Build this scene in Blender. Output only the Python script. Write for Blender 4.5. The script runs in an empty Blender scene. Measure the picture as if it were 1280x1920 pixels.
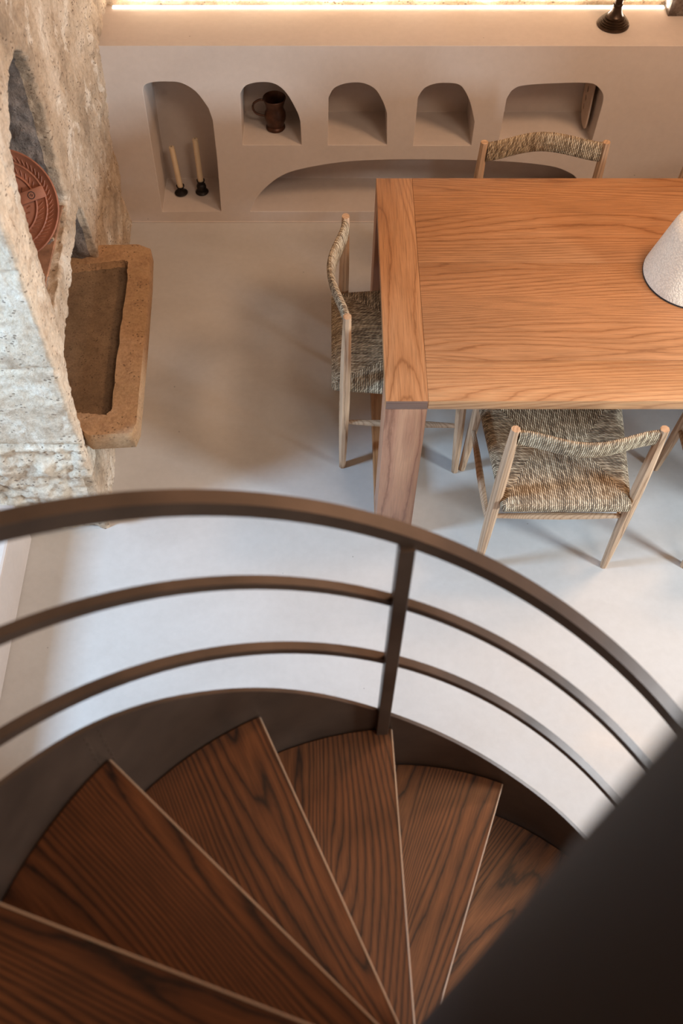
import bpy, bmesh, math, random
from mathutils import Vector, Matrix, noise
random.seed(7)
PI = math.pi
D = bpy.data
S = bpy.context.scene
COL = S.collection

# ------------------------------------------------------------------ camera
F, TH, X0, H = 1807.42, 0.9955, 611.0, 2.9468
cam = D.cameras.new('camera'); cam_o = D.objects.new('camera', cam); COL.objects.link(cam_o)
cam.sensor_fit = 'VERTICAL'; cam.sensor_height = 36.0; cam.lens = F / 1920 * 36.0
cam.shift_x = (640 - X0) / 1920
cam.clip_start = 0.02
cam_o.location = (0, 0, H)
cam_o.rotation_euler = (PI/2 - TH, 0, 0)
cam.dof.use_dof = True; cam.dof.focus_distance = 3.3; cam.dof.aperture_fstop = 3.4
S.camera = cam_o
S.view_settings.view_transform = 'Standard'; S.view_settings.look = 'None'
S.view_settings.gamma = 1; S.view_settings.use_curve_mapping = False
S.view_settings.exposure = 0.0

# ------------------------------------------------------------------ light
w = D.worlds.new('world'); S.world = w; w.use_nodes = True
bg = w.node_tree.nodes['Background']; bg.inputs[0].default_value = (1.0, 0.70, 0.46, 1); bg.inputs[1].default_value = 0.13

def area(name, loc, target, sx, sy, power, color, spread=PI):
    l = D.lights.new(name, 'AREA'); l.shape = 'RECTANGLE'; l.size = sx; l.size_y = sy
    l.energy = power; l.color = color; l.spread = spread
    o = D.objects.new(name, l); COL.objects.link(o); o.location = loc
    o.rotation_euler = (Vector(target) - Vector(loc)).to_track_quat('-Z', 'Y').to_euler()
    return o
area('side_window_light', (-2.35, 1.22, 1.75), (0.6, 1.3, 0.0), 0.45, 0.8, 34, (0.44, 0.70, 1.0), 1.75)
area('right_window_light', (3.1, 0.30, 1.40), (0.8, 2.9, 0.6), 0.5, 0.7, 84, (0.74, 0.89, 1.0), 2.4)
area('pendant_light', (1.65, 2.15, 2.75), (0.9, 2.9, 0.4), 0.45, 0.45, 33, (1.0, 0.64, 0.39))
area('warm_fill_light', (0.75, 1.2, 2.85), (0.6, 2.2, 0.0), 1.2, 0.6, 9, (1.0, 0.58, 0.31))  # added warm overhead fill, no lamp known here
area('upper_fill_light', (1.75, -0.75, 4.9), (0.4, 2.3, 0.4), 1.1, 0.8, 50, (1.0, 0.86, 0.73))  # added soft fill from above for wall and treads, no known window
area('ledge_strip_light', (0.3, 3.715, 0.855), (0.3, 3.74, 1.3), 2.2, 0.015, 8, (1.0, 0.90, 0.76))

# ------------------------------------------------------------------ helpers
def tag(o, label=None, cat=None, group=None, kind=None):
    if label: o['label'] = label
    if cat: o['category'] = cat
    if group: o['group'] = group
    if kind: o['kind'] = kind
    return o
def empty(name, loc=(0, 0, 0), rz=0.0, label=None, cat=None, group=None):
    o = D.objects.new(name, None); COL.objects.link(o); o.location = loc; o.rotation_euler = (0, 0, rz)
    o.empty_display_size = 0.1
    return tag(o, label, cat, group)
def link(name, me, mat, parent=None, smooth=False):
    if mat and not me.materials: me.materials.append(mat)
    if smooth:
        for p in me.polygons: p.use_smooth = True
    o = D.objects.new(name, me); COL.objects.link(o)
    if parent: o.parent = parent
    return o
def obj(name, bm, mat, parent=None, smooth=False, angle=None):
    bmesh.ops.recalc_face_normals(bm, faces=bm.faces)
    me = D.meshes.new(name); bm.to_mesh(me); bm.free()
    o = link(name, me, mat, parent, smooth or angle is not None)
    if angle is not None:
        me.set_sharp_from_angle(angle=math.radians(angle))
    return o
def box_bm(x0, y0, z0, x1, y1, z1, bev=0.0, seg=2):
    bm = bmesh.new(); bmesh.ops.create_cube(bm, size=1)
    for v in bm.verts:
        v.co = Vector(((x0+x1)/2 + v.co.x*(x1-x0), (y0+y1)/2 + v.co.y*(y1-y0), (z0+z1)/2 + v.co.z*(z1-z0)))
    if bev: bmesh.ops.bevel(bm, geom=bm.edges[:], offset=bev, segments=seg, affect='EDGES', profile=0.5)
    return bm
def lathe_bm(profile, n=48, cap=True):
    bm = bmesh.new(); rings = []
    for r, z in profile:
        if r < 1e-5: rings.append([bm.verts.new((0, 0, z))])
        else: rings.append([bm.verts.new((r*math.cos(2*PI*i/n), r*math.sin(2*PI*i/n), z)) for i in range(n)])
    for a, b in zip(rings, rings[1:]):
        for i in range(n):
            j = (i+1) % n
            if len(a) == 1 and len(b) == 1: continue
            if len(a) == 1: bm.faces.new((a[0], b[j], b[i]))
            elif len(b) == 1: bm.faces.new((a[i], a[j], b[0]))
            else: bm.faces.new((a[i], a[j], b[j], b[i]))
    return bm
def frames(pts):
    """tangent frames along a list of points with a steady up vector"""
    out = []
    for i, p in enumerate(pts):
        a = pts[max(i-1, 0)]; b = pts[min(i+1, len(pts)-1)]
        out.append((b-a).normalized())
    return out
def tube_bm(pts, rad, n=10, bm=None, cap=True, up=Vector((0, 0, 1))):
    own = bm is None
    if own: bm = bmesh.new()
    pts = [Vector(p) for p in pts]; T = frames(pts); rings = []
    for i, (p, t) in enumerate(zip(pts, T)):
        r = rad[i] if isinstance(rad, (list, tuple)) else rad
        u = up if abs(t.dot(up)) < 0.95 else Vector((1, 0, 0))
        s = t.cross(u).normalized(); q = s.cross(t).normalized()
        rx, ry = r if isinstance(r, tuple) else (r, r)
        rings.append([bm.verts.new(p + s*rx*math.cos(2*PI*(k+.5)/n) + q*ry*math.sin(2*PI*(k+.5)/n)) for k in range(n)])
    for a, b in zip(rings, rings[1:]):
        for k in range(n): bm.faces.new((a[k], a[(k+1) % n], b[(k+1) % n], b[k]))
    if cap: bm.faces.new(rings[0][::-1]); bm.faces.new(rings[-1])
    return bm
def bevel_mod(o, wdt, seg=2, ang=35):
    m = o.modifiers.new('bevel', 'BEVEL'); m.width = wdt; m.segments = seg; m.limit_method = 'ANGLE'; m.angle_limit = math.radians(ang)
    return m
def applied(o):
    """mesh of o with its modifiers applied"""
    dg = bpy.context.evaluated_depsgraph_get(); dg.update()
    return D.meshes.new_from_object(o.evaluated_get(dg))
def prism_bm(outline, to3d, d0, d1):
    """closed outline (a,b) extruded from depth d0 to d1; to3d(a,b,d) -> point"""
    bm = bmesh.new()
    A = [bm.verts.new(to3d(a, b, d0)) for a, b in outline]; B = [bm.verts.new(to3d(a, b, d1)) for a, b in outline]
    bm.faces.new(A); bm.faces.new(B[::-1]); n = len(A)
    for i in range(n): bm.faces.new((A[i], B[i], B[(i+1) % n], A[(i+1) % n]))
    bmesh.ops.recalc_face_normals(bm, faces=bm.faces)
    return bm
def catmull(pts, n=6, closed=False):
    out = []; N = len(pts)
    for i in range(N if closed else N-1):
        g = lambda k: pts[k % N] if closed else pts[min(max(k, 0), N-1)]
        p0, p1, p2, p3 = g(i-1), g(i), g(i+1), g(i+2)
        for j in range(n):
            t = j/n
            out.append(tuple(0.5*((2*b)+(c-a)*t+(2*a-5*b+4*c-d)*t*t+(-a+3*b-3*c+d)*t**3) for a, b, c, d in zip(p0, p1, p2, p3)))
    if not closed: out.append(tuple(pts[-1]))
    return out

# ------------------------------------------------------------------ materials
def mat(name):
    m = D.materials.new(name); m.use_nodes = True; nt = m.node_tree
    return m, nt, nt.nodes['Principled BSDF']
def nd(nt, t, **kw):
    n = nt.nodes.new(t)
    for k, v in kw.items():
        if k == 'ins':
            for a, b in v.items(): n.inputs[a].default_value = b
        else: setattr(n, k, v)
    return n
def ramp(nt, fac, stops):
    r = nt.nodes.new('ShaderNodeValToRGB'); e = r.color_ramp.elements
    while len(e) < len(stops): e.new(0.5)
    for x, (p, c) in zip(e, stops):
        x.position = p; x.color = (*c, 1) if len(c) == 3 else c
    nt.links.new(fac, r.inputs[0]); return r.outputs[0]
def mth(nt, op, a, b=None, c=None):
    n = nt.nodes.new('ShaderNodeMath'); n.operation = op
    for i, v in enumerate((a, b, c)):
        if v is None: continue
        if isinstance(v, (int, float)): n.inputs[i].default_value = v
        else: nt.links.new(v, n.inputs[i])
    return n.outputs[0]
def mix(nt, fac, a, b, mode='MIX'):
    n = nt.nodes.new('ShaderNodeMix'); n.data_type = 'RGBA'; n.blend_type = mode
    for sock, v in ((n.inputs[0], fac), (n.inputs[6], a), (n.inputs[7], b)):
        if isinstance(v, (int, float)): sock.default_value = v
        elif isinstance(v, tuple): sock.default_value = (*v, 1)
        else: nt.links.new(v, sock)
    return n.outputs[2]
def noisetex(nt, vec, scale, detail=4, rough=0.55, dist=0.0):
    n = nd(nt, 'ShaderNodeTexNoise', ins={'Scale': scale, 'Detail': detail, 'Roughness': rough, 'Distortion': dist})
    if vec: nt.links.new(vec, n.inputs['Vector'])
    return n.outputs['Fac']
def mapping(nt, vec, scale=(1, 1, 1), rot=(0, 0, 0), loc=(0, 0, 0)):
    n = nt.nodes.new('ShaderNodeMapping'); n.inputs['Scale'].default_value = scale; n.inputs['Rotation'].default_value = rot; n.inputs['Location'].default_value = loc
    nt.links.new(vec, n.inputs['Vector']); return n.outputs[0]
def bump(nt, h, strength, dist, bsdf, normal=None):
    b = nt.nodes.new('ShaderNodeBump'); b.inputs['Strength'].default_value = strength; b.inputs['Distance'].default_value = dist
    nt.links.new(h, b.inputs['Height'])
    if normal: nt.links.new(normal, b.inputs['Normal'])
    nt.links.new(b.outputs[0], bsdf.inputs['Normal']); return b.outputs[0]

def wood(name, light, mid, dark, axis='X', rings=11.0, stretch=7.0, gloss=0.42, streak=0.35, per_object=False, scale=1.0, linear=40.0, lx=0.55, dw=0.10):
    """oak: contour lines of a stretched noise give the cathedral figure, fine streaks the pores"""
    m, nt, b = mat(name)
    tc = nt.nodes.new('ShaderNodeTexCoord').outputs['Object']
    vec = tc
    rot = {'X': (0, 0, 0), 'Y': (0, 0, PI/2), 'Z': (0, PI/2, 0)}[axis]
    vec = mapping(nt, vec, rot=rot)
    if per_object:
        oi = nt.nodes.new('ShaderNodeObjectInfo').outputs['Random']
        cmb = nt.nodes.new('ShaderNodeCombineXYZ')
        nt.links.new(mth(nt, 'MULTIPLY', oi, 37.0), cmb.inputs[0]); nt.links.new(mth(nt, 'MULTIPLY', oi, 91.0), cmb.inputs[1])
        va = nt.nodes.new('ShaderNodeVectorMath'); va.operation = 'ADD'; nt.links.new(vec, va.inputs[0]); nt.links.new(cmb.outputs[0], va.inputs[1]); vec = va.outputs[0]
    s = scale
    base = noisetex(nt, mapping(nt, vec, scale=(lx*s, stretch*s, stretch*s)), 1.0, 1.5, 0.4, 0.25)
    wob = noisetex(nt, mapping(nt, vec, scale=(14*s, 60*s, 60*s)), 1.0, 3, 0.6)
    sy = nt.nodes.new('ShaderNodeSeparateXYZ'); nt.links.new(vec, sy.inputs[0])
    v = mth(nt, 'ADD', mth(nt, 'ADD', mth(nt, 'MULTIPLY', base, rings), mth(nt, 'MULTIPLY', mth(nt, 'ADD', sy.outputs[1], sy.outputs[2]), linear)), mth(nt, 'MULTIPLY', wob, 0.45))
    fr = mth(nt, 'FRACT', v)
    ringc = ramp(nt, fr, [(0.0, dark), (dw, mid), (0.55, light), (0.9, mid), (1.0, dark)])
    pore = noisetex(nt, mapping(nt, vec, scale=(9*s, 330*s, 330*s)), 1.0, 2, 0.6)
    pr_ = ramp(nt, pore, [(0.36, (0.55, 0.55, 0.55)), (0.56, (1, 1, 1))])
    big = noisetex(nt, mapping(nt, vec, scale=(1.5*s, 5*s, 5*s)), 1.0, 2, 0.5)
    bc = ramp(nt, big, [(0.3, (0.82, 0.80, 0.78)), (0.7, (1.08, 1.08, 1.08))])
    c = mix(nt, streak, ringc, mix(nt, 1.0, ringc, pr_, 'MULTIPLY'))
    c = mix(nt, 0.8, c, mix(nt, 1.0, c, bc, 'MULTIPLY'))
    nt.links.new(c, b.inputs['Base Color'])
    b.inputs['Roughness'].default_value = gloss
    hh = mth(nt, 'ADD', mth(nt, 'MULTIPLY', pore, 0.7), mth(nt, 'MULTIPLY', fr, 0.2))
    bump(nt, hh, 0.25, 0.0012, b)
    return m
WT = dict(light=(0.47, 0.225, 0.098), mid=(0.405, 0.183, 0.074), dark=(0.285, 0.115, 0.042), stretch=4.0, streak=0.6)
M_tabX = wood('oak_along', axis='X', rings=32, linear=60, per_object=True, **WT)
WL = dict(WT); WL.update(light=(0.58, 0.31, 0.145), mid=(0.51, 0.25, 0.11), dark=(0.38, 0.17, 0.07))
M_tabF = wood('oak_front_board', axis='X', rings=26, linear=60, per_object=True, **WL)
M_tabY = wood('oak_across', axis='Y', rings=32, linear=50, **WT)
M_tabZ = wood('oak_upright', light=(0.50, 0.27, 0.16), mid=(0.41, 0.20, 0.12), dark=(0.27, 0.12, 0.07), axis='Z', rings=14, stretch=4, linear=25)
M_tabEnd = wood('oak_end_grain', light=(0.22, 0.125, 0.09), mid=(0.17, 0.095, 0.07), dark=(0.10, 0.055, 0.04), axis='X', rings=30)
M_chair = wood('chair_ash', light=(0.58, 0.38, 0.24), mid=(0.50, 0.31, 0.185), dark=(0.30, 0.17, 0.09), axis='Z', rings=14, stretch=7, gloss=0.5, per_object=True, linear=60)
M_tread = wood('dark_oak', light=(0.225, 0.080, 0.027), mid=(0.140, 0.047, 0.016), dark=(0.026, 0.010, 0.005), axis='X', rings=30, stretch=4.2, gloss=0.42, streak=0.8, per_object=True, scale=1.15, linear=78, lx=0.62, dw=0.16)

def simple(name, col, rough=0.6, metal=0.0, var=0.0, scale=20, bmp=0.0, bscale=60):
    m, nt, b = mat(name)
    tc = nt.nodes.new('ShaderNodeTexCoord').outputs['Object']
    n = noisetex(nt, tc, scale, 5)
    lo = tuple(max(0, c*(1-var)) for c in col); hi = tuple(c*(1+var) for c in col)
    nt.links.new(ramp(nt, n, [(0.3, lo), (0.7, hi)]), b.inputs['Base Color'])
    b.inputs['Roughness'].default_value = rough; b.inputs['Metallic'].default_value = metal
    if bmp: bump(nt, noisetex(nt, tc, bscale, 6, 0.6), 0.6, bmp, b)
    return m
M_steel = simple('brown_steel', (0.090, 0.056, 0.038), 0.42, 0.25, 0.25, 9, 0.0006, 30)
M_column = simple('column_steel', (0.026, 0.015, 0.010), 0.7, 0.0, 0.1, 5)
M_candle = simple('wax', (0.72, 0.55, 0.36), 0.45, 0, 0.04)
M_iron = simple('black_iron', (0.018, 0.013, 0.011), 0.5, 0.5, 0.3, 60)
M_bronze = simple('dark_bronze', (0.060, 0.036, 0.022), 0.33, 0.7, 0.25, 30)
M_copper = simple('old_copper', (0.085, 0.036, 0.020), 0.42, 0.6, 0.45, 25, 0.0008, 40)
M_dark = simple('dark_cord', (0.02, 0.017, 0.015), 0.8)
M_highlight = simple('edge_highlight', (0.60, 0.42, 0.30), 0.35)
M_lace = simple('pale_panel', (0.60, 0.46, 0.36), 0.7, 0, 0.06, 20, 0.001, 90)

def plaster(name, c1, c2, bmp=0.0015, rough=0.62):
    m, nt, b = mat(name)
    tc = nt.nodes.new('ShaderNodeTexCoord').outputs['Object']
    n1 = noisetex(nt, mapping(nt, tc, scale=(1, 1.6, 1)), 2.2, 6, 0.62, 0.6)
    n2 = noisetex(nt, tc, 38, 4, 0.6)
    c = ramp(nt, n1, [(0.32, c1), (0.68, c2)])
    c = mix(nt, 0.12, c, ramp(nt, n2, [(0.35, tuple(x*0.75 for x in c1)), (0.65, c2)]))
    sp = nt.nodes.new('ShaderNodeTexVoronoi'); sp.inputs['Scale'].default_value = 9.0; nt.links.new(tc, sp.inputs['Vector'])
    c = mix(nt, ramp(nt, sp.outputs['Distance'], [(0.012, (1, 1, 1)), (0.03, (0, 0, 0))]), c, tuple(x*0.45 for x in c1))
    nt.links.new(c, b.inputs['Base Color'])
    nt.links.new(ramp(nt, n1, [(0.3, (rough-.12,)*3), (0.7, (rough+.1,)*3)]), b.inputs['Roughness'])
    bump(nt, mth(nt, 'ADD', n1, mth(nt, 'MULTIPLY', n2, 0.25)), 0.35, bmp*3, b)
    return m
M_floor = plaster('microcement', (0.50, 0.465, 0.43), (0.56, 0.525, 0.49), 0.001, 0.45)
M_wall = plaster('lime_plaster', (0.56, 0.475, 0.42), (0.62, 0.53, 0.47), 0.0015)

def stone(name, cols, patch, pitcol, scale=1.0, bmp=0.006, white=0.3):
    m, nt, b = mat(name)
    tc = nt.nodes.new('ShaderNodeTexCoord').outputs['Object']
    big = noisetex(nt, tc, 3.2*scale, 5, 0.6, 0.4)
    med = noisetex(nt, tc, 14*scale, 8, 0.68, 0.3)
    fin = noisetex(nt, tc, 75*scale, 6, 0.7)
    c = ramp(nt, big, [(0.25, cols[0]), (0.42, cols[1]), (0.58, cols[2]), (0.75, cols[3])])
    c = mix(nt, ramp(nt, med, [(0.52, (0, 0, 0)), (0.66, (0.65, 0.65, 0.65))]), c, patch)
    c = mix(nt, ramp(nt, noisetex(nt, tc, 6.5*scale, 6, 0.6, 0.8), [(0.56, (0, 0, 0)), (0.62, (white,)*3)]), c, cols[3])
    c = mix(nt, 0.55, c, mix(nt, 1.0, c, ramp(nt, fin, [(0.3, (0.55, 0.50, 0.45)), (0.6, (1.12, 1.12, 1.12))]), 'MULTIPLY'))
    vo = nt.nodes.new('ShaderNodeTexVoronoi'); vo.inputs['Scale'].default_value = 55*scale
    nt.links.new(mapping(nt, tc, scale=(1, 1, 1.7)), vo.inputs['Vector'])
    sel = mth(nt, 'MULTIPLY', mth(nt, 'LESS_THAN', vo.outputs['Distance'], 0.26), mth(nt, 'GREATER_THAN', noisetex(nt, tc, 17*scale, 3), 0.53))
    c = mix(nt, mth(nt, 'MULTIPLY', sel, 0.7), c, pitcol)
    nt.links.new(c, b.inputs['Base Color']); b.inputs['Roughness'].default_value = 0.9
    h = mth(nt, 'ADD', mth(nt, 'MULTIPLY', med, 1.2), mth(nt, 'MULTIPLY', fin, 0.5))
    h = mth(nt, 'SUBTRACT', h, mth(nt, 'MULTIPLY', sel, 0.5))
    bump(nt, h, 0.85, bmp, b)
    return m
M_stone = stone('limestone', [(0.25, 0.18, 0.12), (0.52, 0.39, 0.27), (0.66, 0.53, 0.40), (0.84, 0.75, 0.63)], (0.34, 0.235, 0.15), (0.11, 0.065, 0.04), 1.0, 0.012, 0.6)
M_lime_lit = stone('lit_lime_stone', [(0.50, 0.34, 0.21), (0.76, 0.62, 0.47), (0.86, 0.73, 0.57), (0.93, 0.83, 0.69)], (0.43, 0.30, 0.20), (0.18, 0.11, 0.07), 0.9, 0.010, 0.8)  # lime-white stone, colour paler and warmer to stand for light on the end face
M_sink = stone('sandstone', [(0.30, 0.17, 0.085), (0.42, 0.25, 0.125), (0.46, 0.27, 0.14), (0.55, 0.36, 0.22)], (0.30, 0.16, 0.08), (0.15, 0.08, 0.04), 1.3, 0.004, 0.15)
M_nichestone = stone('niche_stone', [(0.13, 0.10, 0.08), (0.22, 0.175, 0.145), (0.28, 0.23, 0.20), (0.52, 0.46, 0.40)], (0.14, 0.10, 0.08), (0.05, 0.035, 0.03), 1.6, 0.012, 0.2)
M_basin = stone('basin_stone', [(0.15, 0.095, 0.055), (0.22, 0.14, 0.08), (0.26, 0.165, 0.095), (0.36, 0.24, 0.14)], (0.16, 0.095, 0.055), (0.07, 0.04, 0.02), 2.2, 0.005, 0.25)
M_tile = simple('terracotta_tile', (0.33, 0.17, 0.10), 0.85, 0, 0.35, 25, 0.003, 60)
M_terra = simple('terracotta', (0.30, 0.108, 0.058), 0.55, 0, 0.3, 12, 0.001, 70)

def rope_mat(name, pitch, c_hi, c_mid, c_lo, wobble=0.35):
    """UV in metres: u across the strands, v along them"""
    m, nt, b = mat(name)
    uv = nt.nodes.new('ShaderNodeUVMap').outputs[0]
    sx = nt.nodes.new('ShaderNodeSeparateXYZ'); nt.links.new(uv, sx.inputs[0])
    wob = noisetex(nt, mapping(nt, uv, scale=(60, 18, 1)), 1.0, 2)
    u = mth(nt, 'ADD', mth(nt, 'DIVIDE', sx.outputs[0], pitch), mth(nt, 'MULTIPLY', mth(nt, 'SUBTRACT', wob, 0.5), wobble))
    fr = mth(nt, 'FRACT', u); idx = mth(nt, 'FLOOR', u)
    prof = mth(nt, 'SINE', mth(nt, 'MULTIPLY', fr, PI))
    rnd = nt.nodes.new('ShaderNodeTexWhiteNoise'); rnd.noise_dimensions = '1D'; nt.links.new(idx, rnd.inputs['W'])
    tw = mth(nt, 'ADD', mth(nt, 'ADD', mth(nt, 'DIVIDE', sx.outputs[1], 0.013), mth(nt, 'MULTIPLY', fr, 0.9)), mth(nt, 'MULTIPLY', rnd.outputs['Value'], 7.0))
    tfr = mth(nt, 'FRACT', tw)
    tprof = mth(nt, 'SINE', mth(nt, 'MULTIPLY', tfr, PI))
    rnd2 = nt.nodes.new('ShaderNodeTexWhiteNoise'); rnd2.noise_dimensions = '2D'
    cb = nt.nodes.new('ShaderNodeCombineXYZ'); nt.links.new(idx, cb.inputs[0]); nt.links.new(mth(nt, 'FLOOR', tw), cb.inputs[1]); nt.links.new(cb.outputs[0], rnd2.inputs['Vector'])
    h = mth(nt, 'MULTIPLY', prof, mth(nt, 'ADD', mth(nt, 'MULTIPLY', tprof, 0.45), 0.55))
    tone = mth(nt, 'ADD', mth(nt, 'MULTIPLY', h, 0.55), mth(nt, 'ADD', mth(nt, 'MULTIPLY', rnd2.outputs['Value'], 0.30), mth(nt, 'MULTIPLY', rnd.outputs['Value'], 0.15)))
    c = ramp(nt, tone, [(0.30, c_lo), (0.55, c_mid), (0.82, c_hi)])
    st = noisetex(nt, nt.nodes.new('ShaderNodeTexCoord').outputs['Object'], 5, 2)
    c = mix(nt, ramp(nt, st, [(0.5, (0, 0, 0)), (0.7, (0.35, 0.35, 0.35))]), c, (0.32, 0.16, 0.05))
    nt.links.new(c, b.inputs['Base Color']); b.inputs['Roughness'].default_value = 0.7
    bump(nt, h, 1.0, 0.0035, b)
    return m
M_rope = rope_mat('sea_grass', 0.0062, (0.80, 0.64, 0.44), (0.32, 0.22, 0.13), (0.036, 0.020, 0.010))
M_band = rope_mat('sea_grass_band', 0.0062, (0.84, 0.68, 0.47), (0.40, 0.28, 0.165), (0.040, 0.023, 0.012), 0.12)

m, nt, b = mat('woven_shade'); M_shade = m
tc = nt.nodes.new('ShaderNodeTexCoord').outputs['Object']
vo = nt.nodes.new('ShaderNodeTexVoronoi'); vo.inputs['Scale'].default_value = 170; nt.links.new(tc, vo.inputs['Vector'])
nt.links.new(mix(nt, 0.5, (0.86, 0.74, 0.58), ramp(nt, vo.outputs['Distance'], [(0.1, (0.90, 0.78, 0.62)), (0.7, (0.54, 0.45, 0.34))])), b.inputs['Base Color'])
b.inputs['Roughness'].default_value = 0.85; bump(nt, vo.outputs['Distance'], 0.7, 0.002, b)

m, nt, b = mat('led_diffuser'); M_led = m
b.inputs['Emission Color'].default_value = (1.0, 0.86, 0.66, 1); b.inputs['Emission Strength'].default_value = 6.0

# ------------------------------------------------------------------ floor and plaster walls
fl = obj('floor', box_bm(-3.2, -3.0, -0.1, 3.6, 4.2, 0.0), M_floor); tag(fl, kind='structure')
ZL = 0.8405; YW = 3.474; YB = 3.744

def cut_wall(name, box, cutters, material, bevel=0.0, seg=3):
    base = obj(name + '_tmp', box, None)
    cs = [obj('cut', c, None) for c in cutters]
    for c in cs:
        md = base.modifiers.new('b', 'BOOLEAN'); md.operation = 'DIFFERENCE'; md.solver = 'EXACT'; md.object = c
    me = applied(base)
    for c in cs + [base]: D.objects.remove(c, do_unlink=True)
    me.name = name; me.materials.clear(); me.materials.append(material)
    o = D.objects.new(name, me); COL.objects.link(o)
    if bevel: bevel_mod(o, bevel, seg, 40)
    for p in me.polygons: p.use_smooth = True
    me.set_sharp_from_angle(angle=math.radians(38))
    return o
niches = [
    # left tall niche
    ([(-.469, .06), (-.461, .331), (-.462, .522)], [(-.474, .577), (-.515, .648), (-.569, .686), (-.62, .692), (-.675, .690), (-.712, .678), (-.724, .655)], [(-.728, .37), (-.732, .057)]),
    ([(-.102, .404)], [(-.105, .514), (-.117, .56), (-.156, .64), (-.199, .681), (-.256, .690), (-.314, .676), (-.341, .640)], [(-.348, .404)]),
    ([(.254, .404)], [(.246, .552), (.227, .605), (.195, .658), (.153, .683), (.112, .688), (.067, .681), (.03, .661), (.01, .622)], [(.008, .404)]),
    ([(.606, .402)], [(.605, .514), (.577, .599), (.549, .652), (.522, .679), (.480, .686), (.431, .683), (.388, .663), (.366, .622)], [(.364, .402)]),
    ([(1.105, .402)], [(1.107, .594), (1.10, .635), (1.07, .670), (1.034, .685), (.944, .686), (.79, .677), (.740, .658), (.720, .618)], [(.718, .402)]),
    ([(1.14, .06)], [(1.12, .17), (1.08, .239), (1.027, .275), (.953, .300), (.80, .320), (.60, .330), (.40, .333), (.262, .332), (.077, .321), (-.10, .287), (-.192, .250), (-.267, .185), (-.316, .118)], [(-.338, .06)]),
]
cut = []
for a, arc, bb in niches:
    ol = a + catmull(arc, 4) + bb
    cut.append(prism_bm(ol, lambda x, z, d: (x, d, z), 3.2, 3.705))
wb = cut_wall('wall_back', box_bm(-1.0, YW, 0, 2.3, YB + 0.02, ZL), cut, M_wall, 0.005)
tag(wb, kind='structure')
sk = tag(obj('baseboard_back', box_bm(-0.885, YW-0.0035, 0.0, 2.3, YW+0.002, 0.006, 0.001, 1), M_wall), kind='structure')
rw = tag(obj('wall_right', box_bm(2.3, 1.2, 0, 2.5, 4.2, 3.6), M_wall), kind='structure')
wf = tag(obj('wall_front', box_bm(-3.2, -3.0, 0, 3.6, -2.8, 3.6), M_wall), kind='structure')
# upper floor slab over the dining side, out of the frame above
sl = tag(obj('ceiling', box_bm(-3.2, 1.25, 3.3, 3.6, 4.2, 3.5), M_wall), kind='structure')

# low plinth and side wall with its window opening, left of the stairs
pl = tag(obj('wall_left_low', box_bm(-2.02, -2.0, 0, -1.05, 1.80, 0.22, 0.01, 2), M_wall), kind='structure')
sw = cut_wall('wall_left_side', box_bm(-2.20, -2.8, 0, -2.0, 1.85, 3.6), [box_bm(-2.4, 0.75, 0.95, -1.9, 1.72, 2.6)], M_wall)
tag(sw, kind='structure')

# ------------------------------------------------------------------ old stone wall on the left
def wx(y): return -.783 + (y - 1.853) * (-.0955/1.621)          # plane of its side face
bm = bmesh.new()
foot = [(-2.0, 1.86), (-.783, 1.86), (wx(3.474), 3.474), (wx(3.9), 3.9), (-2.0, 3.9)]
A = [bm.verts.new((x, y, -0.02)) for x, y in foot]; B = [bm.verts.new((x, y, 2.6)) for x, y in foot]
bm.faces.new(A[::-1]); bm.faces.new(B)
for i in range(5): bm.faces.new((A[i], A[(i+1) % 5], B[(i+1) % 5], B[i]))
base = obj('tmp', bm, None)
arch = [(2.505, .90), (2.50, 1.07)] + catmull([(2.505, 1.17), (2.512, 1.30), (2.50, 1.36), (2.463, 1.43), (2.40, 1.478), (2.325, 1.49), (2.24, 1.485), (2.185, 1.459), (2.115, 1.415), (2.076, 1.351), (2.055, 1.28)], 3) + [(2.036, 1.16), (2.036, 1.0), (2.03, .90)]
alc = [(2.735, .40), (2.715, .60), (2.69, .72), (2.62, .786), (2.38, .791), (2.10, .770), (2.0, .775), (1.965, .72), (1.93, .64), (1.915, .54), (1.905, .40)]
c1 = obj('c1', prism_bm(arch, lambda y, z, d: (d, y, z), -1.13, -0.5), None)
c2 = obj('c2', prism_bm(alc, lambda y, z, d: (d, y, z), -1.10, -0.5), None)
for c in (c1, c2):
    md = base.modifiers.new('b', 'BOOLEAN'); md.operation = 'DIFFERENCE'; md.solver = 'EXACT'; md.object = c
rm = base.modifiers.new('r', 'REMESH'); rm.mode = 'VOXEL'; rm.voxel_size = 0.009
me = applied(base)
for c in (c1, c2, base): D.objects.remove(c, do_unlink=True)
nv = [v.normal.copy() for v in me.vertices]
joints_front = [1.20, .83, .47]
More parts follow.
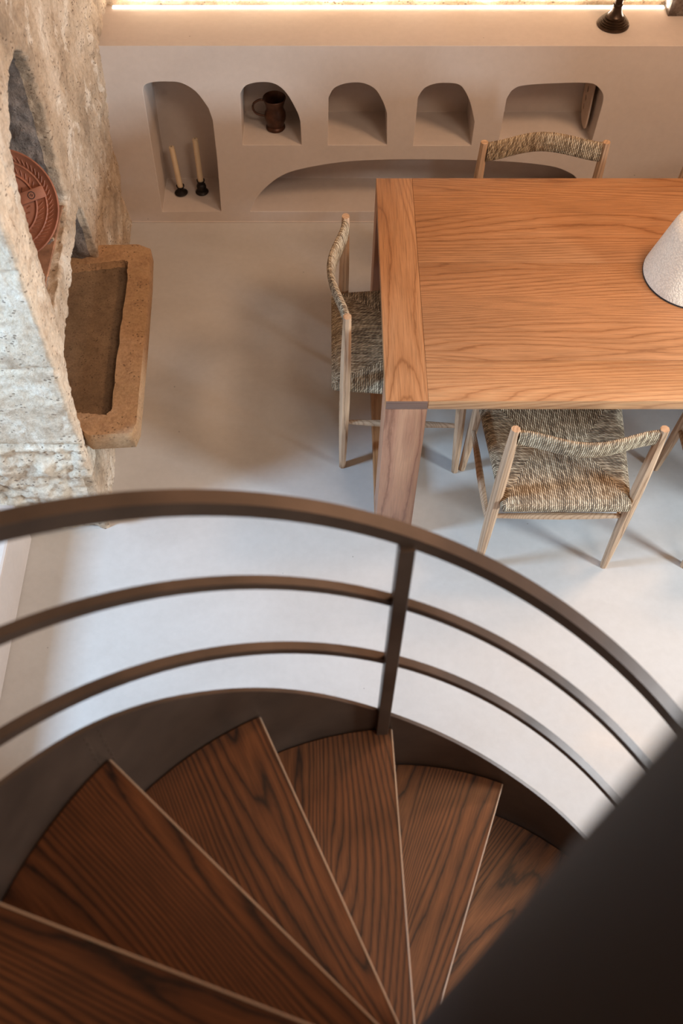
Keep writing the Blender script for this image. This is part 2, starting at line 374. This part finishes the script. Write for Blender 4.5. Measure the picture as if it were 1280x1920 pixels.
for v, n in zip(me.vertices, nv):
    p = v.co
    if p.x < -1.35 and p.y > 2.0: continue
    a = (0.010 if p.y > 2.75 or p.z > 1.5 else 0.0045)*noise.fractal(p*9.0, 0.8, 2.0, 5) + 0.004*noise.noise(p*38.0)
    inside = p.x < wx(p.y) - 0.03 and p.y > 1.9
    if inside: a = 0.012*noise.fractal(p*14.0, 0.7, 2.0, 5) + 0.004*noise.noise(p*60)
    elif n.y < -0.5 and p.y < 2.0:                            # end face
        a *= 0.55
        if p.z < .47: a = 0.016 + 0.022*noise.fractal(p*11.0, 0.8, 2.0, 5)
        for j in joints_front:
            dz = abs(p.z - j - 0.008*noise.noise(Vector((p.x*8, 0, j))))
            if dz < 0.012: a -= 0.008*(1-dz/0.012)
    elif n.x > 0.5:                                           # long side face
        a -= 0.010*max(0, noise.noise(Vector((p.y*22, p.z*9, 4.2)))-.18)
        k = noise.noise(Vector((p.y*2.6, p.z*1.6, 3.1)))
        a += (0.014 if p.y > 2.7 or p.z > 1.55 else 0.004)*k + 0.006*abs(noise.noise(Vector((p.y*24, p.z*5, 1.7))))
        a -= 0.016*math.exp(-((p.y-2.9)/.22)**2)*(1 if p.z < .8 else max(0, 1-(p.z-.8)/.2))
        if p.y > 3.2: a += -0.016*math.sin((p.z)*5.5) * (p.y-3.2)/0.27*0.9 + 0.010*noise.noise(Vector((0.3, p.z*14, 8)))
    if not inside: a += 0.0035*noise.noise(p*75.0)
    v.co = p + n*a
me.name = 'wall_left'; me.materials.clear(); me.materials.append(M_stone); me.materials.append(M_nichestone); me.materials.append(M_lime_lit)
for p in me.polygons:
    c = p.center
    p.use_smooth = True
    if c.y < 1.99 + .03*noise.noise(c*6) and (c.x < wx(c.y)-.03 or c.z > .3): p.material_index = 2
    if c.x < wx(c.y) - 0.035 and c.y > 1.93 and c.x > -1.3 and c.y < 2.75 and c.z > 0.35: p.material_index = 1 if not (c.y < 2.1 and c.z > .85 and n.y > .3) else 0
wl = D.objects.new('wall_left', me); COL.objects.link(wl); tag(wl, kind='structure')

# stone wall behind the ledge, lit by the strip, and the stone reveal at its right end
def rough_grid(name, x0, x1, z0, z1, y, step, amp, material):
    bm = bmesh.new(); nx = int((x1-x0)/step); nz = int((z1-z0)/step); g = []
    for j in range(nz+1):
        r = []
        for i in range(nx+1):
            x = x0+(x1-x0)*i/nx; z = z0+(z1-z0)*j/nz; p = Vector((x, y, z))
            r.append(bm.verts.new((x, y - amp*max(-0.2, noise.fractal(p*7, .8, 2, 5)+0.3) , z)))
        g.append(r)
    for j in range(nz):
        for i in range(nx): bm.faces.new((g[j][i], g[j][i+1], g[j+1][i+1], g[j+1][i]))
    bk = [bm.verts.new((a, y+.2, c)) for a, c in ((x0, z0), (x1, z0), (x1, z1), (x0, z1))]
    bm.faces.new(bk)
    return obj(name, bm, material, None, True)
wu = tag(rough_grid('wall_back_upper', -1.05, 2.3, ZL-0.02, 3.3, YB + 0.012, 0.016, 0.010, M_stone), kind='structure')
bm = box_bm(1.335, 3.675, ZL, 1.60, YB+.03, 2.9)
bmesh.ops.subdivide_edges(bm, edges=bm.edges[:], cuts=14, use_grid_fill=True)
for v in bm.verts:
    if v.co.z > ZL+.01: v.co += Vector((noise.noise(v.co*9)*.012, noise.noise(v.co*9+Vector((5, 5, 5)))*.012, 0))
tr = tag(obj('trim_1', bm, M_nichestone, None, True), kind='structure')
led = obj('light_strip', box_bm(-0.84, 3.727, ZL, 1.33, 3.741, ZL+0.006), M_led)
tag(led, 'glowing warm light strip along the back edge of the plaster ledge', 'light strip')

# ------------------------------------------------------------------ stone sink
bm = bmesh.new()
SZ = .47
# top ring: outer slab outline and the sunken basin
out = [(-.765, 1.895), (-.624, 1.905), (-.614, 1.95), (-.626, 2.30), (-.640, 2.62), (-.652, 2.78), (-.70, 2.805), (-.862, 2.80), (-.875, 2.735), (-1.09, 2.735), (-1.09, 1.93), (-.80, 1.925)]
inn = [(-.80, 1.995), (-.722, 1.985), (-.706, 2.01), (-.715, 2.30), (-.722, 2.62), (-.730, 2.705), (-.745, 2.715), (-.84, 2.700), (-.87, 2.695), (-1.05, 2.66), (-1.05, 2.02), (-.84, 1.998)]
def ring(o, z, j=0.0): return [bm.verts.new((x+random.uniform(-j, j), y+random.uniform(-j, j), z)) for x, y in o]
def refine(o): 
    r = []
    for i in range(len(o)):
        a, b_ = o[i], o[(i+1) % len(o)]
        for k in range(8): r.append((a[0]+(b_[0]-a[0])*k/8, a[1]+(b_[1]-a[1])*k/8))
    return r
out2, inn2 = refine(out), refine(inn)
def inset(o, k, cx=-.86, cy=2.35): return [(cx+(x-cx)*k, cy+(y-cy)*k) for x, y in o]
R = [ring(inset(out2, .985), SZ-.075), ring(out2, SZ-.068), ring(out2, SZ-.010, .002), ring(inset(out2, .985), SZ, .001), ring(inn2, SZ-.001, .003), ring(inset(inn2, .985), SZ-.03, .003), ring(inset(inn2, .95), SZ-.042, .002)]
for a, b_ in zip(R, R[1:]):
    for i in range(len(a)): bm.faces.new((a[i], a[(i+1) % len(a)], b_[(i+1) % len(a)], b_[i]))
bm.faces.new(R[0])
ft = bmesh.ops.triangle_fill
bmesh.ops.contextual_create(bm, geom=R[-1])
sink = obj('stone_sink', bm, M_sink, None, True)
sink.data.set_sharp_from_angle(angle=math.radians(50))
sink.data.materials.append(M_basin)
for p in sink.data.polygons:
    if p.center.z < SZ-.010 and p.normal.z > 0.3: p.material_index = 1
tag(sink, 'shallow rectangular sandstone sink slab set into the left stone wall', 'stone sink')
# tile on the sill of the arched niche
ti = tag(obj('trim_2', box_bm(-1.12, 2.07, .893, -.835, 2.49, .905, .003, 1), M_tile), kind='structure')

# ------------------------------------------------------------------ terracotta plate in the arched niche
pn = Vector((.22, -.76, .61)).normalized()
plate = empty('terracotta_plate', (-.955, 2.315, 1.045), 0, 'round terracotta plate with stamped relief rings leaning in the arched stone niche', 'plate')
plate.rotation_euler = pn.to_track_quat('Z', 'Y').to_euler()
prof = [(0, -.016), (.10, -.016), (.13, -.008), (.157, .006), (.160, .012), (.156, .016), (.150, .012), (.146, .009), (.128, .002), (.124, .005), (.120, .001), (.098, -.004), (.094, 0.0), (.090, -.005), (.055, -.008), (0, -.008)]
obj('dish', lathe_bm(prof, 72), M_terra, plate, angle=40)
obj('centre_cup', lathe_bm([(.030, -.008), (.046, -.004), (.048, .014), (.044, .018), (.040, .014), (.034, -.002), (0, -.004)], 48), M_terra, plate, angle=40)
bm = bmesh.new()
for rr, n_, ln in ((.137, 64, .014), (.108, 46, .015), (.073, 26, .012)):
    for i in range(n_):
        a = 2*PI*i/n_
        if rr < .12 and (a % (2*PI/3)) < .32: continue
        zz = {.137: .0065, .108: -.0015, .073: -.0055}[rr]
        p0 = Vector(((rr-ln*.4)*math.cos(a-.05), (rr-ln*.4)*math.sin(a-.05), zz)); p1 = Vector(((rr+ln*.4)*math.cos(a+.05), (rr+ln*.4)*math.sin(a+.05), zz+.002))
        tube_bm([p0, p1], .0014, 6, bm)
obj('stamped_relief', bm, M_terra, plate)
for k in range(3):
    a = 2*PI*k/3 + .16
    bm = box_bm(.046, -.017, -.006, .128, .017, .011, .003, 2); bmesh.ops.rotate(bm, verts=bm.verts, cent=(0, 0, 0), matrix=Matrix.Rotation(a, 3, 'Z'))
    br = obj('divider_bar', bm, M_terra, plate, angle=40)
    bm = bmesh.new(); c = Vector((.088*math.cos(a), .088*math.sin(a), .0115))
    tube_bm([c + Vector((.010*math.cos(t*PI/12), .010*math.sin(t*PI/12), 0)) for t in range(25)], .0011, 5, bm, False)
    tube_bm([c + Vector((-.005, -.002, 0)), c + Vector((0, .004, 0)), c + Vector((.001, -.004, 0)), c + Vector((.005, .002, 0))], .0009, 5, bm)
    obj('stamp', bm, M_dark, br)

# ------------------------------------------------------------------ table
tx0, tx1, ty0, ty1, tt, ep = .1754, 2.28, 1.8126, 2.8181, .75, .1253
table = empty('dining_table', (tx0, (ty0+ty1)/2, 0), 0, 'large oiled oak dining table with thick slab top and frame legs', 'table')
L = lambda x, y, z: (x - tx0, y - (ty0+ty1)/2, z)
def tpart(name, x0, y0, z0, x1, y1, z1, m, bev=.0015):
    a, c = L(x0, y0, z0), L(x1, y1, z1); cx = [(i+j)/2 for i, j in zip(a, c)]
    bm = box_bm(a[0]-cx[0], a[1]-cx[1], a[2]-cx[2], c[0]-cx[0], c[1]-cx[1], c[2]-cx[2], bev, 2)
    o = obj(name, bm, m, table, angle=40); o.location = cx; return o
ebd = tpart('end_board', tx0, ty0, .712, tx0+ep, ty1, tt, M_tabY); ebd['label'] = 'cross board at the near left end with upright grain'
e2 = tpart('end_cap', tx0+.001, ty0-.0006, .713, tx0+ep-.001, ty0+.02, .7488, M_tabEnd, .0006); e2.parent = ebd; e2.location = tuple(a-b_ for a, b_ in zip(e2.location, ebd.location)); e2['label'] = 'dark end grain face of the cross board'
tpart('end_board', tx1-ep, ty0, .712, tx1, ty1, tt, M_tabY)
seams = [ty0, 1.972, 2.395, ty1]
for i in range(3):
    bo = tpart('board', tx0+ep+.0006, seams[i]+(.0004 if i else 0), .712, tx1-ep-.0006, seams[i+1]-(.0004 if i < 2 else 0), tt, M_tabF if i == 0 else M_tabX, .0008)
for xx in (tx0, tx1-ep):
    for yy in (ty0, ty1-.125):
        tpart('leg', xx, yy, .06, xx+ep, yy+.125, .7115, M_tabZ)
    tpart('floor_runner', xx, ty0, 0, xx+ep, ty1, .059, M_tabY)

# ------------------------------------------------------------------ chairs
def chair_leg(p0, p1, r0, rm_, r1, t=.45, top=True):
    P0, P1 = Vector(p0), Vector(p1); pts = []; rad = []
    for k in range(9):
        s = k/8; pts.append(P0.lerp(P1, s))
        r = r0+(rm_-r0)*math.sin(min(s/t, 1)*PI/2) if s < t else r1+(rm_-r1)*math.cos((s-t)/(1-t)*PI/2)
        rad.append(r)
    return tube_bm(pts, rad, 8)
def seat_mesh():
    """woven seat: four sectors, strands run across front/back sectors along y and across side sectors along x; wraps over the rails"""
    hb, hf, y0, y1, zt = .192, .232, -.035, .415, .452
    me = D.meshes.new('seat'); V = []; Fc = []; UV = []
    N = 34
    def P(u, v):                                    # u,v in -1..1, top surface
        y = (y0+y1)/2 + v*(y1-y0)/2; hw = hb+(hf-hb)*((y-y0)/(y1-y0))
        x = u*hw
        sag = .012*(1-u*u)*(1-v*v); e = max(abs(u), abs(v)); rd = .012*max(0, (e-.90)/.10)**2
        return Vector((x, y, zt - sag - rd))
    def quad(pts, uvs):
        i = len(V); V.extend(pts); Fc.append(tuple(range(i, i+len(pts)))); UV.extend(uvs)
    ax = .34                                         # apex of the side sectors at |u| = ax
    def sector(u, v): return 'side' if abs(u) > ax + (1-ax)*abs(v) else 'fb'
    g = [(-1+2*i/N) for i in range(N+1)]
    # triangulated grid aligned with the diagonals: build sectors directly
    def strip_side(sg):
        K = 20
        for k in range(K):
            ua, ub = ax+(1-ax)*k/K, ax+(1-ax)*(k+1)/K
            va, vb = k/K, (k+1)/K; J = 16
            for j in range(J):
                s0, s1 = -1+2*j/J, -1+2*(j+1)/J
                q = [(sg*ua, s0*va), (sg*ub, s0*vb), (sg*ub, s1*vb), (sg*ua, s1*va)]
                if k == 0: q = [(sg*ua, 0), (sg*ub, s0*vb), (sg*ub, s1*vb)]
                if sg < 0: q = q[::-1]
                pp = [P(*t) for t in q]; quad(pp, [(p.y, p.x) for p in pp])
    def strip_fb(sg):
        K = 20
        for k in range(K):
            va, vb = k/K, (k+1)/K; wa, wb = ax+(1-ax)*va, ax+(1-ax)*vb; J = 24
            for j in range(J):
                s0, s1 = -1+2*j/J, -1+2*(j+1)/J
                q = [(s0*wa, sg*va), (s1*wa, sg*va), (s1*wb, sg*vb), (s0*wb, sg*vb)]
                if sg < 0: q = q[::-1]
                pp = [P(*t) for t in q]; quad(pp, [(p.x, p.y) for p in pp])
    for sg in (-1, 1): strip_side(sg); strip_fb(sg)
    # rim wraps
    def rim(a, b_, outd, along):
        J = 24; prev = None
        prof_ = [(0, 0), (.006, -.004), (.011, -.012), (.012, -.022), (.008, -.033), (0, -.040), (-.02, -.041)]
        for j in range(J):
            t0, t1 = j/J, (j+1)/J
            A0 = P(*[x+(y-x)*t0 for x, y in zip(a, b_)]); A1 = P(*[x+(y-x)*t1 for x, y in zip(a, b_)])
            for (d0, z0), (d1, z1) in zip(prof_, prof_[1:]):
                q = [A0+outd*d0+Vector((0, 0, z0)), A0+outd*d1+Vector((0, 0, z1)), A1+outd*d1+Vector((0, 0, z1)), A1+outd*d0+Vector((0, 0, z0))]
                ln0 = abs(d0)+abs(z0); ln1 = abs(d1)+abs(z1)
                ca = (lambda p: p.x) if along == 'x' else (lambda p: p.y)
                quad(q, [(ca(q[0]), ln0), (ca(q[1]), ln1), (ca(q[2]), ln1), (ca(q[3]), ln0)])
    rim((-1, -1), (1, -1), Vector((0, -1, 0)), 'x'); rim((1, 1), (-1, 1), Vector((0, 1, 0)), 'x')
    rim((1, -1), (1, 1), Vector((1, 0, 0)), 'y'); rim((-1, 1), (-1, -1), Vector((-1, 0, 0)), 'y')
    for (cu, cv), a0 in (((1, -1), -PI/2), ((1, 1), 0), ((-1, 1), PI/2), ((-1, -1), PI)):
        C0 = P(cu, cv)
        for j in range(5):
            n0 = Vector((math.cos(a0+j*PI/10), math.sin(a0+j*PI/10), 0)); n1 = Vector((math.cos(a0+(j+1)*PI/10), math.sin(a0+(j+1)*PI/10), 0))
            pf = [(0, 0), (.006, -.004), (.011, -.012), (.012, -.022), (.008, -.033), (0, -.040)]
            for (d0, z0), (d1, z1) in zip(pf, pf[1:]):
                q = [C0+n0*d0+Vector((0, 0, z0)), C0+n0*d1+Vector((0, 0, z1)), C0+n1*d1+Vector((0, 0, z1)), C0+n1*d0+Vector((0, 0, z0))]
                quad(q, [(.0062*.5*j, abs(d0)+abs(z0)), (.0062*.5*j, abs(d1)+abs(z1)), (.0062*.5*(j+1), abs(d1)+abs(z1)), (.0062*.5*(j+1), abs(d0)+abs(z0))])
    # underside
    q = [P(-1, -1), P(-1, 1), P(1, 1), P(1, -1)]; q = [p+Vector((0, 0, -.034)) for p in q]; quad(q, [(p.x, p.y) for p in q])
    me.from_pydata([tuple(v) for v in V], [], Fc); uvl = me.uv_layers.new(name='UVMap')
    for i, l in enumerate(me.loops): uvl.data[i].uv = UV[l.vertex_index]
    me.update()
    for p in me.polygons: p.use_smooth = False
    return me
def band_mesh():
    """woven back band: bowed backwards between the posts"""
    me = D.meshes.new('backrest'); N, Mx = 60, 14; V = []; Fc = []; UV = []
    hw = .200; rings = []
    for i in range(N+1):
        s = -1+2*i/N; x = s*hw; bow = -.050*(0.5+0.5*math.cos(PI*s))**0.8 + .000
        z = .734 + .006*math.cos(PI*s*.5); r = []
        for k in range(Mx):
            a = 2*PI*k/Mx; yy = .0125*math.copysign(abs(math.cos(a))**.8, math.cos(a)); zz = .036*math.copysign(abs(math.sin(a))**.75, math.sin(a))
            r.append((x, bow+yy+zz*.12*-1, z+zz))
        rings.append(r)
    per = [0]
    for k in range(Mx):
        a, b_ = rings[0][k], rings[0][(k+1) % Mx]; per.append(per[-1]+(Vector(a)-Vector(b_)).length)
    for i in range(N):
        for k in range(Mx):
            k2 = (k+1) % Mx; j = len(V)
            V += [rings[i][k], rings[i+1][k], rings[i+1][k2], rings[i][k2]]; Fc.append((j, j+1, j+2, j+3))
            u0, u1 = i/N*.43, (i+1)/N*.43
            UV += [(u0, per[k]), (u1, per[k]), (u1, per[k+1]), (u0, per[k+1])]
    me.from_pydata(V, [], Fc); uvl = me.uv_layers.new(name='UVMap')
    for i, l in enumerate(me.loops): uvl.data[i].uv = UV[l.vertex_index]
    me.update(); return me
def make_chair():
    t = empty('dining_chair')
    link('seat', seat_mesh(), M_rope, t); link('backrest', band_mesh(), M_band, t)
    for s in (-1, 1):
        obj('leg', chair_leg((s*.222, -.005, 0), (s*.212, 0, .775), .0125, .0195, .0135, .55), M_chair, t, angle=35)
        obj('leg', chair_leg((s*.243, .415, 0), (s*.228, .395, .455), .0125, .0185, .016, .8), M_chair, t, angle=35)
        obj('stretcher', tube_bm([(s*.219, .005, .262), (s*.224, .10, .262), (s*.228, .20, .262), (s*.231, .30, .262), (s*.236, .405, .262)], [.0075, .011, .0125, .011, .0075], 8), M_chair, t, angle=35)
    obj('stretcher', tube_bm([(-.215, 0, .318), (-.1, 0, .318), (0, 0, .318), (.1, 0, .318), (.215, 0, .318)], [.0075, .011, .0125, .011, .0075], 8), M_chair, t, angle=35)
    obj('stretcher', tube_bm([(-.235, .405, .318), (-.1, .405, .318), (.1, .405, .318), (.235, .405, .318)], [.0075, .011, .011, .0075], 8), M_chair, t, angle=35)
    return t
chair0 = make_chair()
def dup(root):
    r = root.copy(); COL.objects.link(r)
    for ch in list(root.children):
        c = ch.copy(); COL.objects.link(c); c.parent = r
    return r
chairs = [((.752, 1.690), 0.0, 1.0, 'rush seated wooden chair in full view in front of the long table side'),
          ((.066, 2.360), -PI/2, 1.09, 'rush seated wooden chair at the left head of the table'),
          ((.785, 2.985), PI, 1.03, 'wooden chair between table and niche wall, only its woven back showing'),
          ((1.478, 1.690), 0.0, 1.0, 'chair cut by the right picture edge, only left legs visible near the table'),
          ((1.545, 2.985), PI, 1.03, 'chair behind the far table edge at the right picture edge, one post showing')]
for i, ((x, y), rz, sc, lab) in enumerate(chairs):
    o = chair0 if i == 0 else dup(chair0)
    o.location = (x, y, 0); o.rotation_euler = (0, 0, rz); o.scale = (sc, 1, 1)
    tag(o, lab, 'chair', 'rush seated chairs around the dining table')

# ------------------------------------------------------------------ shade on the table
sh = empty('lamp_shade', (1.178, 2.332, .7505), 0, 'off-white textured conical shade standing on the table top at the right', 'lamp shade')
obj('shell', lathe_bm([(.148, .003), (.154, .004), (.155, .010), (.150, .030), (.112, .180), (.103, .205), (.088, .220), (.066, .228), (.040, .230), (.040, .226), (.085, .212), (.105, .180), (.146, .012), (.148, .003)], 72), M_shade, sh, angle=60)
r_ = obj('rim', lathe_bm([(.147, 0), (.1545, 0), (.1555, .003), (.1545, .006), (.147, .006), (.147, 0)], 72), M_dark, sh, angle=40); r_['label'] = 'dark rim line under the shade'
bm = bmesh.new(); a0 = math.radians(-102)
tube_bm([Vector((r*math.cos(a0+da), r*math.sin(a0+da), z)) for r, z, da in ((.1565, .004, 0), (.1515, .030, .02), (.133, .105, .07), (.1145, .178, .12))], .0012, 6, bm)
s_ = obj('seam', bm, M_dark, sh); s_['label'] = 'thin black slit running up the shade'

# ------------------------------------------------------------------ candles, jug, pedestal
def candlestick(loc, prof, label):
    o = obj('candle_holder', lathe_bm(prof, 36), M_iron, None, angle=40); o.location = loc
    tag(o, label, 'candle holder', 'candle holders in the tall niche'); return o
candlestick((-.657, 3.600, .0605), [(0, 0), (.028, 0), (.030, .003), (.027, .006), (.014, .009), (.009, .013), (.008, .022), (.012, .026), (.017, .034), (.0185, .040), (.015, .039), (.0125, .032), (0, .030)], 'small low black iron holder under the left candle in the tall niche')
candlestick((-.563, 3.606, .0605), [(0, 0), (.028, 0), (.030, .003), (.028, .007), (.019, .012), (.020, .022), (.022, .032), (.019, .042), (.013, .047), (.014, .052), (.0175, .060), (.018, .066), (.015, .065), (.0125, .056), (0, .053)], 'taller bulbous black iron holder under the right candle in the tall niche')
def candle(loc, top, r, label):
    t = empty('candle', loc, 0, label, 'candle', 'ivory taper candles in the tall niche')
    h = (Vector(top)-Vector(loc)); n = 8
    pts = [h*(k/n) for k in range(n+1)] + [h*1.008]
    obj('wax_body', tube_bm(pts, [r]*n + [r*.93, r*.5], 18), M_candle, t, angle=40)
    obj('wick', tube_bm([h*1.0, h*1.025], .0012, 6), M_dark, t)
candle((-.657, 3.600, .0905), (-.670, 3.603, .300), .0125, 'shorter ivory candle leaning left in the tall niche')
candle((-.563, 3.606, .1135), (-.5645, 3.608, .336), .0125, 'taller upright ivory candle on the right in the tall niche')

jug = empty('copper_jug', (-.213, 3.590, .4045), 0, 'dark copper jug with a round handle standing in the second niche', 'jug')
obj('body', lathe_bm([(0, 0), (.038, 0), (.041, .004), (.040, .010), (.034, .016), (.036, .026), (.043, .042), (.0455, .058), (.043, .074), (.037, .088), (.0355, .098), (.039, .116), (.0465, .135), (.048, .141), (.046, .143), (.043, .137), (.035, .116), (.032, .098), (.040, .070), (.041, .050), (.032, .020), (0, .016)], 56), M_copper, jug, angle=50)
hd = catmull([(-.040, 0, .130), (-.062, -.002, .132), (-.085, -.004, .118), (-.090, -.005, .095), (-.078, -.004, .072), (-.058, -.002, .062), (-.040, 0, .058)], 5)
obj('handle', tube_bm([Vector(p) for p in hd], .0048, 8), M_copper, jug, smooth=True)

pd = empty('candlestick', (1.110, 3.612, ZL+.0005), 0, 'dark turned bronze stand on the ledge, its bowl cut off by the top picture edge', 'candlestick')
obj('foot', lathe_bm([(0, 0), (.057, 0), (.061, .003), (.061, .009), (.055, .012), (.0565, .016), (.050, .018), (.0515, .022), (.044, .0245), (.0455, .029), (.037, .032), (.0385, .0365), (.030, .040), (.024, .048), (.019, .060), (.0165, .075), (.018, .078), (.0185, .082), (0, .082)], 56), M_bronze, pd, angle=28)
obj('stem', lathe_bm([(0, .080), (.0165, .081), (.0175, .084), (.015, .088), (.0155, .105), (.018, .112), (0, .113)], 40), M_bronze, pd, angle=35)
obj('bowl', lathe_bm([(0, .110), (.020, .111), (.036, .116), (.040, .122), (.036, .128), (.030, .150), (.034, .190), (.042, .230), (.040, .232), (.030, .190), (0, .160)], 48), M_bronze, pd, angle=35)

# perforated pale panel on the right cheek of the widest upper niche
bm = bmesh.new()
ol = catmull([(3.700, .655), (3.66, .672), (3.60, .668), (3.568, .64), (3.556, .56), (3.545, .47), (3.555, .425), (3.60, .415), (3.65, .435), (3.690, .50)], 5, True)
pn_o = obj('perforated_panel', prism_bm(ol, lambda y, z, d: (d, y, z), 1.083, 1.090), None)
hs = []
for k in range(5):
    zc = .632 - k*.040
    hs.append(obj('h', prism_bm([(3.640+.011*math.cos(2*PI*i/14), zc+.012*math.sin(2*PI*i/14)) for i in range(14)], lambda y, z, d: (d, y, z), 1.05, 1.1), None))
for h in hs:
    md = pn_o.modifiers.new('b', 'BOOLEAN'); md.operation = 'DIFFERENCE'; md.solver = 'EXACT'; md.object = h
me = applied(pn_o)
for h in hs + [pn_o]: D.objects.remove(h, do_unlink=True)
me.materials.clear(); me.materials.append(M_lace); me.name = 'perforated_panel'
pp = D.objects.new('perforated_panel', me); COL.objects.link(pp); bevel_mod(pp, .002, 2)
tag(pp, 'pale panel pierced by a column of oval holes inside the widest upper niche', 'panel')

# ------------------------------------------------------------------ spiral staircase
AX, AY, RS, RISE, PH3, DPH, Z3 = .1658, .0451, .700, .239, -.0376, .400, .956
st = empty('spiral_staircase', (AX, AY, 0), 0, 'spiral staircase of dark oak treads with brown steel stringer, rails and column', 'staircase')
def pol(r, ph, z): return Vector((r*math.sin(ph), r*math.cos(ph), z))
def norm_z(ph, c): return c - .4935*(ph - PH3)
# tread: local x axis = along the nosing, outwards; y = back under the tread above
TW = DPH + .26
def tread_bm(r0=.075, r1=.692, th=.034):
    bm = bmesh.new(); N = 10; top = []; bot = []
    pts = [(r0, 0.0)] + [(r1*math.cos(TW*k/N), r1*math.sin(TW*k/N)) for k in range(N+1)] + [(r0*math.cos(TW), r0*math.sin(TW))]
    A = [bm.verts.new((x, y, 0)) for x, y in pts]; B_ = [bm.verts.new((x, y, -th)) for x, y in pts]
    bm.faces.new(A); bm.faces.new(B_[::-1]); n = len(A)
    for i in range(n): bm.faces.new((A[i], B_[i], B_[(i+1) % n], A[(i+1) % n]))
    return bm
tread_o = None
for k in range(-5, 4):
    ph = PH3 + k*DPH; z = Z3 - RISE*k
    if tread_o is None:
        o = obj('tread', tread_bm(), M_tread, st); bevel_mod(o, .0015, 2); tread_o = o
        e = obj('nosing_highlight', box_bm(.08, -.0022, -.0022, .690, .0008, .0012, .0006, 1), M_highlight, o); e['label'] = 'thin pale strip standing for light on the front edge'; edge_o = e  # pale strip added as the window light caught on the tread arris
    else:
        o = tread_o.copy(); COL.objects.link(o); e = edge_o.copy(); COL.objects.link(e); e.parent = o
    o.location = (0, 0, z); o.rotation_euler = (0, 0, PI/2 - ph)
def sweep(name, phs, prof, zf, parent, m=M_steel, ang=40):
    """prof: list of (r, dz) closed section swept round the axis"""
    bm = bmesh.new(); rings = []
    for ph in phs:
        z = zf(ph); rings.append([bm.verts.new(pol(r, ph, z+dz)) for r, dz in prof])
    n = len(prof)
    for a, b_ in zip(rings, rings[1:]):
        for i in range(n): bm.faces.new((a[i], a[(i+1) % n], b_[(i+1) % n], b_[i]))
    bm.faces.new(rings[0]); bm.faces.new(rings[-1][::-1])
    return obj(name, bm, m, parent, angle=ang)
def lin(a, b_, n=90): return [a+(b_-a)*i/n for i in range(n+1)]
ks = [(-2.2, 1.18), (-1.045, 1.165), (-.915, 1.178), (-.786, 1.178), (-.605, 1.150), (-.316, 1.093), (-.064, 1.020), (.261, .979), (.462, .980), (.649, 1.000), (1.3, 1.0)]
def kz(ph):
    for (a, x), (b_, y) in zip(ks, ks[1:]):
        if ph <= b_: return x+(y-x)*(ph-a)/(b_-a)
    return ks[-1][1]
def kzs(ph): return sum(kz(ph+d) for d in (-.12, -.06, 0, .06, .12))/5
sweep('stringer', lin(-2.2, 1.55), [(.694, 0), (.702, 0), (.702, -.45), (.694, -.45)], lambda p: norm_z(p, kzs(p)), st)
hr = sweep('handrail', lin(-2.0, 1.6), [(.688, 0), (.712, 0), (.712, -.030), (.688, -.030)], lambda p: norm_z(p, 1.738), st)
for c in (1.522, 1.292):
    sweep('rail', lin(-2.0, 1.6), [(.692, 0), (.708, 0), (.708, -.018), (.692, -.018)], lambda p, c=c: norm_z(p, c), st)
for ph in (PH3 - 5*DPH+.0, PH3-.030, PH3+4*DPH-.1):
    zt = norm_z(ph, 1.71); zb = norm_z(ph, .90)+.005
    bm = box_bm(-.0125, -.011, zb, .0125, .011, zt, .001, 1)
    bmesh.ops.rotate(bm, verts=bm.verts, cent=(0, 0, 0), matrix=Matrix.Rotation(-ph, 3, 'Z'))
    bmesh.ops.translate(bm, verts=bm.verts, vec=pol(.690, ph, 0))
    obj('baluster', bm, M_steel, st)
# welded seam of the stringer
bm = bmesh.new()
for i in range(22):
    p = pol(.6935, -.862 + .004*random.random() + (.035 if i % 2 else 0), norm_z(-.86, 1.16) - .012*i*.9 - .01)
    bmesh.ops.create_icosphere(bm, subdivisions=1, radius=.0022, matrix=Matrix.Translation(p))
obj('weld_seam', bm, M_steel, st)
col = obj('column', lathe_bm([(0, 0), (.12, 0), (.12, .012), (.0855, .013), (.0855, 3.9), (0, 3.9)], 64), M_column, st, angle=40)
